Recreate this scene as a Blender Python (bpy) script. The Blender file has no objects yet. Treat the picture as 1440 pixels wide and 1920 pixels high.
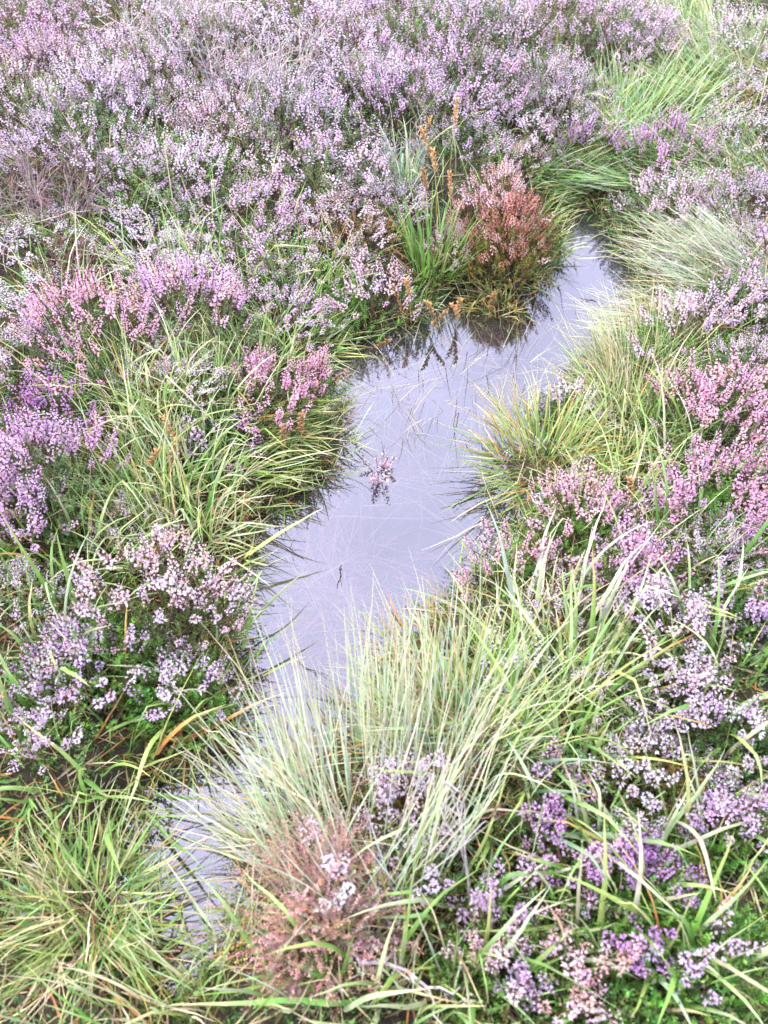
import bpy, math, random
import numpy as np
from mathutils import Vector

rng = np.random.default_rng(11)
random.seed(11)
R_ = math.radians
scene = bpy.context.scene
col = scene.collection

# ------------------------------------------------------------------ camera
CAM_Z, PITCH, FPX = 1.5, 49.0, 1598.0          # eye height (m), degrees below level, focal length in photo pixels
cam_d = bpy.data.cameras.new('camera')
cam_d.sensor_fit = 'VERTICAL'; cam_d.sensor_height = 36.0; cam_d.lens = 36.0 * FPX / 1920.0
cam_d.clip_start = 0.05; cam_d.clip_end = 500
cam_d.dof.use_dof = True; cam_d.dof.focus_distance = 2.0; cam_d.dof.aperture_fstop = 4.2
cam = bpy.data.objects.new('camera', cam_d); col.objects.link(cam)
cam.location = (0, 0, CAM_Z); cam.rotation_euler = (R_(90 - PITCH), 0, 0)
scene.camera = cam

# ------------------------------------------------------------------ sky, sun, exposure
SUN_EL, SUN_AZ = 52.0, -60.0
w = bpy.data.worlds.new('World'); scene.world = w; w.use_nodes = True
nt = w.node_tree; nt.nodes.clear()
sky = nt.nodes.new('ShaderNodeTexSky'); sky.sky_type = 'NISHITA'; sky.sun_disc = False
sky.sun_elevation = R_(SUN_EL); sky.sun_rotation = R_(SUN_AZ); sky.air_density = 1.0; sky.dust_density = 3.0
cl = nt.nodes.new('ShaderNodeMixRGB'); cl.inputs[0].default_value = 0.80
cl.inputs[2].default_value = (9.2, 8.9, 11.2, 1)          # thin bright cloud over the blue
nz = nt.nodes.new('ShaderNodeTexNoise'); nz.inputs['Scale'].default_value = 2.2; nz.inputs['Detail'].default_value = 4
mr = nt.nodes.new('ShaderNodeMapRange'); mr.inputs[1].default_value = .3; mr.inputs[2].default_value = .7
mr.inputs[3].default_value = .50; mr.inputs[4].default_value = 1.0
bg = nt.nodes.new('ShaderNodeBackground'); bg.inputs[1].default_value = 0.11
wo = nt.nodes.new('ShaderNodeOutputWorld')
nt.links.new(nz.outputs['Fac'], mr.inputs[0]); nt.links.new(mr.outputs[0], cl.inputs[0])
nt.links.new(sky.outputs[0], cl.inputs[1]); nt.links.new(cl.outputs[0], bg.inputs[0]); nt.links.new(bg.outputs[0], wo.inputs[0])
sun_d = bpy.data.lights.new('sun', 'SUN'); sun_d.energy = 1.5; sun_d.angle = R_(14); sun_d.color = (1, .96, .9)
sun = bpy.data.objects.new('sun', sun_d); col.objects.link(sun)
az = R_(SUN_AZ); el = R_(SUN_EL)
sdir = Vector((math.sin(az) * math.cos(el), math.cos(az) * math.cos(el), math.sin(el)))
sun.rotation_euler = sdir.to_track_quat('Z', 'Y').to_euler(); sun.location = (0, 0, 10)
scene.view_settings.view_transform = 'Standard'; scene.view_settings.look = 'None'
scene.view_settings.gamma = 1.0; scene.view_settings.exposure = 1.95
scene.cycles.max_bounces = 5; scene.cycles.diffuse_bounces = 3; scene.cycles.transmission_bounces = 3; scene.cycles.use_adaptive_sampling = True; scene.cycles.adaptive_threshold = .03; scene.cycles.transparent_max_bounces = 8; scene.cycles.use_denoising = True; scene.cycles.use_light_tree = False
w.cycles.sampling_method = 'MANUAL'; w.cycles.sample_map_resolution = 256

# ------------------------------------------------------------------ materials
def mat_new(name):
    m = bpy.data.materials.new(name); m.use_nodes = True
    t = m.node_tree; t.nodes.clear()
    return m, t, t.nodes.new, t.links.new

def plant_mat(name, rough=.6, trans=.3, tint=False, spec=.3, noise=.25, nscale=60):
    m, t, N, L = mat_new(name)
    out = N('ShaderNodeOutputMaterial'); pb = N('ShaderNodeBsdfPrincipled')
    at = N('ShaderNodeAttribute'); at.attribute_name = 'col'
    no = N('ShaderNodeTexNoise'); no.inputs['Scale'].default_value = nscale; no.inputs['Detail'].default_value = 3
    rg = N('ShaderNodeMapRange'); rg.inputs[1].default_value = .3; rg.inputs[2].default_value = .7
    rg.inputs[3].default_value = 1 - noise; rg.inputs[4].default_value = 1 + noise
    L(no.outputs['Fac'], rg.inputs[0])
    tc = N('ShaderNodeTexCoord'); L(tc.outputs['Object'], no.inputs['Vector'])
    mx = N('ShaderNodeVectorMath'); mx.operation = 'SCALE'
    L(at.outputs['Color'], mx.inputs[0]); L(rg.outputs[0], mx.inputs['Scale'])
    c = mx.outputs[0]
    if tint:
        oi = N('ShaderNodeObjectInfo'); m2 = N('ShaderNodeVectorMath'); m2.operation = 'MULTIPLY'
        L(c, m2.inputs[0]); L(oi.outputs['Color'], m2.inputs[1]); c = m2.outputs[0]
    L(c, pb.inputs['Base Color']); pb.inputs['Roughness'].default_value = rough
    pb.inputs['Specular IOR Level'].default_value = spec
    tr = N('ShaderNodeBsdfTranslucent'); L(c, tr.inputs['Color'])
    ms = N('ShaderNodeMixShader'); ms.inputs[0].default_value = trans
    L(pb.outputs[0], ms.inputs[1]); L(tr.outputs[0], ms.inputs[2]); L(ms.outputs[0], out.inputs[0])
    return m

M_PETAL = plant_mat('petal', .7, .35, True, .2, .12, 90)
M_LEAF = plant_mat('heather_leaf', .6, .25, True, .3, .3, 25)
M_BLADE = plant_mat('grass_blade', .42, .35, False, .45, .16, 40)
M_WOOD = plant_mat('twig_bark', .85, .0, False, .2, .35, 120)
M_SEED = plant_mat('seed_head', .75, .15, False, .2, .25, 150)
M_SUB = plant_mat('wet_grass', .35, .2, False, .5, .2, 40)

def peat_mat():
    m, t, N, L = mat_new('peat')
    out = N('ShaderNodeOutputMaterial'); pb = N('ShaderNodeBsdfPrincipled'); tc = N('ShaderNodeTexCoord')
    n1 = N('ShaderNodeTexNoise'); n1.inputs['Scale'].default_value = 9; n1.inputs['Detail'].default_value = 8
    n2 = N('ShaderNodeTexNoise'); n2.inputs['Scale'].default_value = 70; n2.inputs['Detail'].default_value = 6
    r1 = N('ShaderNodeValToRGB'); e = r1.color_ramp.elements
    e[0].position = .35; e[0].color = (.022, .016, .011, 1); e[1].position = .68; e[1].color = (.05, .065, .02, 1)
    x = e.new(.5); x.color = (.045, .031, .019, 1)
    L(tc.outputs['Object'], n1.inputs['Vector']); L(tc.outputs['Object'], n2.inputs['Vector'])
    L(n1.outputs['Fac'], r1.inputs[0])
    sx = N('ShaderNodeSeparateXYZ'); L(tc.outputs['Object'], sx.inputs[0])
    dm = N('ShaderNodeMapRange'); dm.inputs[1].default_value = -.05; dm.inputs[2].default_value = -.13; dm.inputs[3].default_value = 0; dm.inputs[4].default_value = 1
    L(sx.outputs['Z'], dm.inputs[0]); sm = N('ShaderNodeMixRGB'); L(dm.outputs[0], sm.inputs[0]); L(r1.outputs[0], sm.inputs[1])
    r2 = N('ShaderNodeValToRGB'); r2.color_ramp.elements[0].position = .38; r2.color_ramp.elements[0].color = (.05, .04, .035, 1)      # silt on the pool bed
    r2.color_ramp.elements[1].position = .62; r2.color_ramp.elements[1].color = (.17, .115, .10, 1); L(n1.outputs['Fac'], r2.inputs[0]); L(r2.outputs[0], sm.inputs[2])
    L(sm.outputs[0], pb.inputs['Base Color'])
    bp = N('ShaderNodeBump'); bp.inputs['Strength'].default_value = 1.0; bp.inputs['Distance'].default_value = .03
    L(n2.outputs['Fac'], bp.inputs['Height']); L(bp.outputs[0], pb.inputs['Normal'])
    pb.inputs['Roughness'].default_value = .8; L(pb.outputs[0], out.inputs[0])
    return m
M_PEAT = peat_mat()

def water_mat():
    m, t, N, L = mat_new('bog_water')
    out = N('ShaderNodeOutputMaterial')
    tp = N('ShaderNodeBsdfTransparent'); tp.inputs[0].default_value = (.82, .78, .74, 1)
    df = N('ShaderNodeBsdfDiffuse'); df.inputs[0].default_value = (.30, .285, .37, 1)      # fine silt in the water
    nz = N('ShaderNodeTexNoise'); nz.inputs['Scale'].default_value = 3.5; nz.inputs['Detail'].default_value = 4
    mr = N('ShaderNodeMapRange'); mr.inputs[1].default_value = .3; mr.inputs[2].default_value = .7
    mr.inputs[3].default_value = .0; mr.inputs[4].default_value = .08
    tc = N('ShaderNodeTexCoord'); L(tc.outputs['Object'], nz.inputs['Vector']); L(nz.outputs['Fac'], mr.inputs[0])
    m1 = N('ShaderNodeMixShader'); L(mr.outputs[0], m1.inputs[0]); L(tp.outputs[0], m1.inputs[1]); L(df.outputs[0], m1.inputs[2])
    gl = N('ShaderNodeBsdfGlossy'); gl.inputs['Roughness'].default_value = .03; gl.inputs[0].default_value = (.87, .89, 1, 1)
    fr = N('ShaderNodeFresnel'); fr.inputs['IOR'].default_value = 2.5
    n2 = N('ShaderNodeTexNoise'); n2.inputs['Scale'].default_value = 5; n2.inputs['Detail'].default_value = 2
    bp = N('ShaderNodeBump'); bp.inputs['Strength'].default_value = .03; bp.inputs['Distance'].default_value = .02
    L(tc.outputs['Object'], n2.inputs['Vector']); L(n2.outputs['Fac'], bp.inputs['Height']); L(bp.outputs[0], gl.inputs['Normal'])
    m2 = N('ShaderNodeMixShader'); L(fr.outputs[0], m2.inputs[0]); L(m1.outputs[0], m2.inputs[1]); L(gl.outputs[0], m2.inputs[2])
    L(m2.outputs[0], out.inputs[0])
    return m
M_WATER = water_mat()

# ------------------------------------------------------------------ mesh tools
class MB:
    """collects pieces (verts, faces of 3 or 4 corners, colours, material index)"""
    def __init__(s): s.v = []; s.f3 = []; s.f4 = []; s.c = []; s.m3 = []; s.m4 = []; s.n = 0
    def add(s, v, f, c, m=0):
        v = np.asarray(v, float).reshape(-1, 3); f = np.asarray(f, int)
        c = np.broadcast_to(np.asarray(c, float), v.shape)
        if f.shape[1] == 3: s.f3.append(f + s.n); s.m3.append(np.full(len(f), m))
        else: s.f4.append(f + s.n); s.m4.append(np.full(len(f), m))
        s.v.append(v); s.c.append(c); s.n += len(v)
        return s
    def mesh(s, name, mats, smooth=True):
        me = bpy.data.meshes.new(name)
        if not s.n: return me
        V = np.concatenate(s.v).astype(np.float32); C = np.concatenate(s.c)
        f3 = np.concatenate(s.f3) if s.f3 else np.zeros((0, 3), int)
        f4 = np.concatenate(s.f4) if s.f4 else np.zeros((0, 4), int)
        mi = np.concatenate((s.m3 or [np.zeros(0, int)]) + (s.m4 or [np.zeros(0, int)]))
        idx = np.concatenate([f3.ravel(), f4.ravel()]).astype(np.int32)
        tot = np.concatenate([np.full(len(f3), 3), np.full(len(f4), 4)]).astype(np.int32)
        st = np.concatenate([[0], np.cumsum(tot)[:-1]]).astype(np.int32)
        me.vertices.add(len(V)); me.vertices.foreach_set('co', V.ravel())
        me.loops.add(len(idx)); me.loops.foreach_set('vertex_index', idx)
        me.polygons.add(len(tot)); me.polygons.foreach_set('loop_start', st); me.polygons.foreach_set('loop_total', tot)
        me.polygons.foreach_set('material_index', mi.astype(np.int32))
        if smooth: me.polygons.foreach_set('use_smooth', np.ones(len(tot), bool))
        a = me.attributes.new('col', 'FLOAT_COLOR', 'POINT')
        a.data.foreach_set('color', np.hstack([C, np.ones((len(C), 1))]).astype(np.float32).ravel())
        for m in mats: me.materials.append(m)
        me.update(calc_edges=True)
        return me

def link(name, data=None, parent=None, loc=None):
    o = bpy.data.objects.new(name, data); col.objects.link(o)
    if parent is not None: o.parent = parent
    if loc is not None: o.location = loc
    return o

def thing(name, label, cat, loc, group=None, data=None, rz=0):
    o = link(name, data, None, loc); o.rotation_euler.z = rz
    o['label'] = label; o['category'] = cat
    if group: o['group'] = group
    if data is None: o.empty_display_size = .05
    return o

def frames(D):
    """rotation matrices whose Z is D, random roll"""
    D = D / (np.linalg.norm(D, axis=1, keepdims=True) + 1e-9)
    a = rng.normal(size=D.shape); X = np.cross(a, D); X /= np.linalg.norm(X, axis=1, keepdims=True) + 1e-9
    Y = np.cross(D, X)
    return np.stack([X, Y, D], 2)

def scatter(mb, tv, tf, pos, D, sc, colr, m=0, tcol=None):
    """copies of a small template (tv, tf) at pos with axis D, size sc, colour per copy"""
    K = len(pos); F = frames(D); sc = np.broadcast_to(np.asarray(sc, float).reshape(-1, 1, 1) if np.ndim(sc) else np.full((1, 1, 1), sc), (K, 1, 1))
    v = np.einsum('kij,nj->kni', F, tv) * sc + pos[:, None, :]
    f = (tf[None] + (np.arange(K) * len(tv))[:, None, None]).reshape(-1, tf.shape[1])
    c = np.broadcast_to(np.asarray(colr)[:, None, :], v.shape)
    if tcol is not None: c = c * tcol[None]
    mb.add(v, f, c.reshape(-1, 3), m)

def tubes(mb, P, rad, colr, m=0, sides=3):
    """P (K,n,3) paths, rad (K,n)"""
    P = np.asarray(P, float); K, n, _ = P.shape
    T = np.gradient(P, axis=1); T /= np.linalg.norm(T, axis=2, keepdims=True) + 1e-9
    up = np.where(np.abs(T[..., 2:3]) > .9, np.array([1., 0, 0]), np.array([0, 0, 1.]))
    X = np.cross(up, T); X /= np.linalg.norm(X, axis=2, keepdims=True) + 1e-9; Y = np.cross(T, X)
    a = np.arange(sides) * 2 * np.pi / sides
    v = P[:, :, None, :] + np.asarray(rad)[:, :, None, None] * (np.cos(a)[:, None] * X[:, :, None, :] + np.sin(a)[:, None] * Y[:, :, None, :])
    i = np.arange(n - 1)[:, None] * sides; j = np.arange(sides)[None]
    q = np.stack([i + j, i + (j + 1) % sides, i + sides + (j + 1) % sides, i + sides + j], -1).reshape(-1, 4)
    f = (q[None] + (np.arange(K) * n * sides)[:, None, None]).reshape(-1, 4)
    c = np.asarray(colr, float)
    if c.ndim == 2: c = c[:, None, None, :]
    elif c.ndim == 3: c = c[:, :, None, :]
    mb.add(v, f, np.broadcast_to(c, v.shape).reshape(-1, 3), m)

def jit(base, K, amt=.12):
    return np.clip(np.asarray(base) * (1 + rng.normal(0, amt, (K, 1))) * (1 + rng.normal(0, amt * .5, (K, 3))), 0.004, .95)

# floret: jagged little cup;  leaf: folded scale;  capsule: pointed pod
FLV = np.array([[0, 0, 0]] + [[.42 * math.cos(k * math.pi / 2), .42 * math.sin(k * math.pi / 2), .5] for k in range(4)]
               + [[.56 * math.cos(k * math.pi / 2 + .785), .56 * math.sin(k * math.pi / 2 + .785), 1.15] for k in range(4)])
FLF = np.array([[0, 2, 1], [0, 3, 2], [0, 4, 3], [0, 1, 4], [1, 2, 5], [2, 3, 6], [3, 4, 7], [4, 1, 8]])
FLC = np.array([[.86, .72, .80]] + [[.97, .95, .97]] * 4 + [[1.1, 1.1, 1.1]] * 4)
LFV = np.array([[0, 0, 0], [.22, .08, .5], [0, 0, 1.], [-.22, .08, .5]]); LFF = np.array([[0, 1, 2, 3]])
CPV = np.array([[0, 0, 0]] + [[.32 * math.cos(k * math.pi / 2), .32 * math.sin(k * math.pi / 2), .4] for k in range(4)] + [[0, 0, 1.2]])
CPF = np.array([[0, 2, 1], [0, 3, 2], [0, 4, 3], [0, 1, 4], [1, 2, 5], [2, 3, 5], [3, 4, 5], [4, 1, 5]])

def rot_to(v, F): return np.einsum('kij,knj->kni', F, v)

def add_spikes(mb, tips, D, L, nfl, fsz, lower=.03, leafy=10, wilt=.12, leafcol=(.085, .12, .045), spread=.0045):
    """flower spikes: stem, helix of florets, scale leaves below; tips = start of the flowering length"""
    K = len(tips); D = D / np.linalg.norm(D, axis=1, keepdims=True)
    L = np.broadcast_to(np.asarray(L, float), (K,)); F = frames(D)
    bend = rng.normal(0, .12, (K, 2))
    def onaxis(s):  # s (K,n) in metres from tips along a slightly bent axis
        b = (s / .08) ** 2 * .012 * np.sign(s)
        return np.stack([bend[:, :1] * b * 4, bend[:, 1:] * b * 4, s], -1)
    sx = np.linspace(0, 1, 4)[None] * (L[:, None] + lower) - lower
    P = rot_to(onaxis(sx), F) + tips[:, None]
    tubes(mb, P, np.linspace(.0011, .0005, 4)[None] * np.ones((K, 1)), jit((.16, .10, .06), K, .2), 1)
    # florets
    u = (np.arange(nfl) + rng.uniform(-.3, .3, (K, nfl))) / nfl; s = u * L[:, None]
    th = np.arange(nfl) * 2.4 + rng.uniform(0, 6.28, (K, 1)) + rng.normal(0, .4, (K, nfl))
    r = spread * (1.1 - .75 * u) * rng.uniform(.7, 1.3, (K, nfl))
    p = onaxis(s); p[..., 0] += np.cos(th) * r; p[..., 1] += np.sin(th) * r
    d = np.stack([np.cos(th), np.sin(th), np.full_like(th, .25) + rng.normal(0, .4, th.shape)], -1)
    p = (rot_to(p, F) + tips[:, None]).reshape(-1, 3); d = rot_to(d, F).reshape(-1, 3)
    per = np.repeat(1 + (rng.normal(0, .07, (K, 1)) + rng.normal(0, .06, (K, 3)) * [.5, 1, .5]), nfl, 0)
    c = per * (1 + rng.normal(0, .14, (K * nfl, 1)))
    dead = rng.random(K * nfl) < wilt; c[dead] *= np.array([.72, .62, .45])
    pale = rng.random(K * nfl) < .12; c[pale] = c[pale] * .6 + .5
    keep = rng.random(K * nfl) < .94
    sz = (fsz * rng.uniform(.7, 1.25, (K, nfl)) * (1.12 - .5 * u)).ravel()
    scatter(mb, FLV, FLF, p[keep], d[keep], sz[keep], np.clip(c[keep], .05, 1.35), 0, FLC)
    if leafy:
        s = rng.uniform(-lower, L[:, None] * 1.02, (K, leafy)); th = rng.uniform(0, 6.28, (K, leafy))
        p = rot_to(onaxis(s), F) + tips[:, None]
        d = rot_to(np.stack([np.cos(th), np.sin(th), np.full_like(th, .9)], -1), F)
        scatter(mb, LFV, LFF, p.reshape(-1, 3), d.reshape(-1, 3), rng.uniform(.004, .009, K * leafy), jit(leafcol, K * leafy, .25), 1)

def add_shoots(mb, base, D, L, nl, lcol=(.085, .125, .04), m=0, lsz=(.005, .009)):
    """leafy green shoots without flowers"""
    K = len(base); F = frames(D / np.linalg.norm(D, axis=1, keepdims=True)); L = np.broadcast_to(np.asarray(L, float), (K,))
    s = (np.arange(nl) + rng.uniform(0, 1, (K, nl))) / nl * L[:, None]; th = np.arange(nl) * 2.4 + rng.uniform(0, 6.28, (K, 1))
    z = np.zeros_like(s)
    p = rot_to(np.stack([z, z, s], -1), F) + base[:, None]
    d = rot_to(np.stack([np.cos(th), np.sin(th), np.full_like(th, 1.0)], -1), F)
    per = np.repeat(jit(lcol, K, .28), nl, 0)
    scatter(mb, LFV, LFF, p.reshape(-1, 3), d.reshape(-1, 3), rng.uniform(*lsz, K * nl), per * rng.uniform(.75, 1.3, (K * nl, 1)), m)

def dome(K, R, H, clumps=9, tight=.42, flat=.55):
    """points and growth directions on an uneven, clumped cushion of radius R and height H"""
    a = rng.uniform(0, 6.28, clumps); r = R * np.sqrt(rng.uniform(0, .8, clumps)); hz = rng.uniform(.72, 1.12, clumps)
    k = rng.integers(0, clumps, K)
    cr = R * tight * rng.normal(0, .62, (K, 2))
    x = np.cos(a[k]) * r[k] + cr[:, 0]; y = np.sin(a[k]) * r[k] + cr[:, 1]
    rr = np.hypot(x, y) / R; lim = rng.uniform(.9, 1.15, K); over = rr > lim
    x[over] *= (lim / rr)[over]; y[over] *= (lim / rr)[over]; rr = np.minimum(rr, lim)
    cd = np.hypot(cr[:, 0], cr[:, 1]) / (R * tight)
    z = H * (1 - flat * rr ** 2) * hz[k] * (1 - .16 * cd ** 2) * rng.uniform(.86, 1.06, K)
    z = np.maximum(z, H * .15)
    D = np.stack([x / R * .55 + cr[:, 0] / R * .6, y / R * .55 + cr[:, 1] / R * .6, np.ones(K)], 1) + rng.normal(0, .16, (K, 3))
    return np.stack([x, y, z], 1), D

def stems_to(mb, tips, R, n, colr=(.13, .085, .06), rad=.0022):
    t = tips[rng.choice(len(tips), min(n, len(tips)), replace=False)]; K = len(t)
    b = np.stack([t[:, 0] * .25, t[:, 1] * .25, np.full(K, -.02)], 1) + rng.normal(0, .012, (K, 3)) * [1, 1, 0]
    m1 = b * .5 + t * .5; m1[:, :2] = b[:, :2] * .35 + t[:, :2] * .65; m1 += rng.normal(0, .012, (K, 3))
    m0 = b * .7 + m1 * .3 + rng.normal(0, .008, (K, 3))
    tubes(mb, np.stack([b, m0, m1, t], 1), np.array([[1.3, 1., .7, .35]]) * rad * rng.uniform(.6, 1.4, (K, 1)), jit(colr, K, .25))

# ------------------------------------------------------------------ terrain
def ray(px, py):
    d = np.array([(px - 720) / FPX, 1.0, -(py - 960) / FPX])          # camera axes: right, forward, up
    p = R_(PITCH); c, s = math.cos(p), math.sin(p)
    return np.array([d[0], d[1] * c + d[2] * s, -d[1] * s + d[2] * c])
def at(px, py, z=0.0):
    r = ray(px, py); k = (z - CAM_Z) / r[2]
    return np.array([r[0] * k, r[1] * k, z])

POOL_PX = [(1035, 368), (1105, 368), (1150, 410), (1190, 470), (1220, 540), (1210, 610), (1140, 660), (1100, 720), (1110, 800), (1130, 870),
           (1080, 960), (1010, 1010), (960, 1080), (870, 1130), (800, 1190), (760, 1270), (700, 1370), (600, 1440), (520, 1520), (520, 1620), (480, 1730),
           (420, 1850), (330, 1900), (270, 1850), (250, 1750), (130, 1760), (20, 1740), (-30, 1660), (20, 1600), (200, 1590), (225, 1520), (260, 1470), (330, 1400), (430, 1360),
           (425, 1290), (425, 1220), (415, 1140), (415, 1060), (440, 985), (515, 925), (600, 870), (630, 835), (600, 805), (620, 770), (580, 725), (555, 685), (610, 640), (710, 610),
           (790, 590), (800, 540), (860, 515), (900, 530), (960, 530), (1010, 515), (1040, 480), (1035, 420)]
POOL = np.array([at(*p)[:2] for p in POOL_PX])

def pool_sd(xy):
    """signed distance to the pool outline, positive on land"""
    a = POOL; b = np.roll(POOL, -1, 0); xy = np.asarray(xy, float).reshape(-1, 2)
    best = np.full(len(xy), 1e9); ins = np.zeros(len(xy), bool)
    for i in range(len(a)):
        e = b[i] - a[i]; wv = xy - a[i]
        t = np.clip((wv @ e) / (e @ e), 0, 1)
        best = np.minimum(best, np.hypot(*(wv - t[:, None] * e).T))
        c = (a[i, 1] > xy[:, 1]) != (b[i, 1] > xy[:, 1])
        xi = a[i, 0] + (xy[:, 1] - a[i, 1]) / (e[1] if abs(e[1]) > 1e-9 else 1e-9) * e[0]
        ins ^= c & (xy[:, 0] < xi)
    return np.where(ins, -best, best)

ISLETS = [(*at(1010, 880)[:2], .16), (*at(1100, 760)[:2], .16), (*at(150, 1720)[:2], .13)]          # hummocks standing in the water
def wob(x, y, s, p):
    return (np.sin(x * s + p) * np.cos(y * s * 1.13 + p * 1.7) + .5 * np.sin(x * s * 2.3 + y * s * 1.9 + p * 2.1)) / 1.5
def ground(xy):
    xy = np.asarray(xy, float).reshape(-1, 2); x, y = xy.T; d = pool_sd(xy)
    ss = lambda t: np.clip(t, 0, 1) ** 2 * (3 - 2 * np.clip(t, 0, 1))
    land = .006 + .035 * ss(d / .05) + .07 * ss((d - .03) / .35) + ss(d / .3) * (.03 * wob(x, y, 4.1, .7) + .015 * wob(x, y, 9.7, 2.3))
    land += .075 * np.clip(y - 2.0, 0, 14) * ss(d / .8) + .045 * np.clip(-x - .8, 0, 3) * ss(d / .6)
    bed = .006 - .16 * ss(-d / .16) + .012 * wob(x, y, 17, 1.1) * ss(-d / .05)
    for ix, iy, ir in ISLETS:
        bed = np.maximum(bed, np.minimum(.05 - .20 * ((x - ix) ** 2 + (y - iy) ** 2) / ir ** 2, .035))
    return np.where(d > 0, land, bed)
def gz(x, y): return float(ground([[x, y]])[0])
def place(px, py, lift=0.0):
    """foot point of a thing whose seen middle is at (px, py), lift metres above the ground"""
    z = lift
    for _ in range(12):
        p = at(px, py, z); z = .5 * z + .5 * (gz(p[0], p[1]) + lift)
    return np.array([p[0], p[1], gz(p[0], p[1])])

def grid_mesh(xs, ys):
    X, Y = np.meshgrid(xs, ys); P = np.stack([X.ravel(), Y.ravel()], 1)
    Z = ground(P); n = len(xs)
    i = (np.arange(len(ys) - 1)[:, None] * n + np.arange(n - 1)[None]).ravel()
    return np.hstack([P, Z[:, None]]), np.stack([i, i + 1, i + n + 1, i + n], 1)
xs = np.concatenate([-np.geomspace(90, 3.1, 14), np.arange(-3, 3.01, .03), np.geomspace(3.1, 90, 14)])
ys = np.concatenate([-np.geomspace(60, .9, 10), np.arange(-.8, 6.2, .03), np.geomspace(6.3, 160, 16)])
gv, gf = grid_mesh(xs, ys)
g = link('ground', MB().add(gv, gf, (1, 1, 1)).mesh('ground', [M_PEAT])); g['kind'] = 'structure'
g['label'] = 'dark wet peat ground under the heather and grass'
wx = np.linspace(POOL[:, 0].min() - .15, POOL[:, 0].max() + .15, 12); wy = np.linspace(POOL[:, 1].min() - .15, POOL[:, 1].max() + .15, 16)
X, Y = np.meshgrid(wx, wy); i = (np.arange(15)[:, None] * 12 + np.arange(11)[None]).ravel()
wt = link('water', MB().add(np.stack([X.ravel(), Y.ravel(), 0 * X.ravel()], 1), np.stack([i, i + 1, i + 13, i + 12], 1), (1, 1, 1)).mesh('water', [M_WATER]))
wt['kind'] = 'structure'; wt['label'] = 'still lavender grey bog pool reflecting the cloudy sky'

# ------------------------------------------------------------------ grass blades
PAL = dict(green=(.12, .26, .05), fresh=(.20, .38, .085), yellow=(.36, .46, .13), straw=(.61, .54, .33), pale=(.49, .58, .34),
           grey=(.44, .53, .40), blue=(.18, .34, .20), orange=(.52, .24, .07), olive=(.15, .15, .035), white=(.72, .68, .52), brown=(.20, .115, .06), rose=(.50, .28, .22))
def pick(mix, K):
    ks = list(mix); p = np.array([mix[k] for k in ks], float); p /= p.sum()
    return np.array([PAL[k] for k in ks])[rng.choice(len(ks), K, p=p)]

def blades(mb, base, azim, L, W, lean, bend, cols, tips, segs=7, power=1.3, floor=None, m=0, tip_from=.45, fold=False, wander=.085, kink=0.):
    """ribbons that leave base leaning `lean` from upright and curl over by `bend` radians"""
    K = len(base); t = np.linspace(0, 1, segs + 1)
    th = lean[:, None] + bend[:, None] * t[None] ** power
    if kink: 
        kk = (rng.random(K) < kink)[:, None] * (t[None] > rng.uniform(.4, .8, (K, 1))) * rng.uniform(.6, 1.6, (K, 1)); th = th + kk
    azv = azim[:, None] + np.cumsum(rng.normal(0, wander, (K, segs + 1)), 1)
    step = (L / segs)[:, None]
    dx = np.sin(th) * np.cos(azv) * step; dy = np.sin(th) * np.sin(azv) * step; dz = np.cos(th) * step
    P = np.stack([np.cumsum(dx, 1) - dx, np.cumsum(dy, 1) - dy, np.cumsum(dz, 1) - dz], -1) + base[:, None]
    if floor is not None:
        fl = np.broadcast_to(np.asarray(floor, float).reshape(-1, 1), (K, 1)) + rng.uniform(.0, .05, (K, 1)) * t[None]
        P[..., 2] = np.maximum(P[..., 2], fl)
    roll = rng.normal(0, .5, (K, 1)) + rng.normal(0, .5, (K, 1)) * t[None]
    side = np.stack([-np.sin(azv) * np.cos(roll), np.cos(azv) * np.cos(roll), np.sin(roll)], -1)
    wv = W[:, None] * np.minimum(1, .55 + t * 2) * (1 - t[None] ** 2.4) * .5 + .0002
    g = np.clip((t - tip_from) / (1 - tip_from), 0, 1)[None, :, None]
    g = g * rng.uniform(.2, 1.2, (K, 1, 1)); g = np.clip(g, 0, 1)
    c = cols[:, None] * (1 - g) + tips[:, None] * g
    n = segs + 1
    if fold:
        nrm = np.cross(np.gradient(P, axis=1), side); nrm /= np.linalg.norm(nrm, axis=2, keepdims=True) + 1e-9
        v = np.stack([P - side * wv[..., None], P + nrm * wv[..., None] * .45, P + side * wv[..., None]], 2); k = 3
    else:
        v = np.stack([P - side * wv[..., None], P + side * wv[..., None]], 2); k = 2
    q = np.concatenate([np.stack([np.arange(segs) * k + j, np.arange(segs) * k + j + 1, np.arange(segs) * k + k + j + 1, np.arange(segs) * k + k + j], 1) for j in range(k - 1)])
    if mb is None: return v, q, np.repeat(c[:, :, None], k, 2)
    f = (q[None] + (np.arange(K) * n * k)[:, None, None]).reshape(-1, 4)
    mb.add(v, f, np.repeat(c[:, :, None], k, 2).reshape(-1, 3), m)

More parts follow.
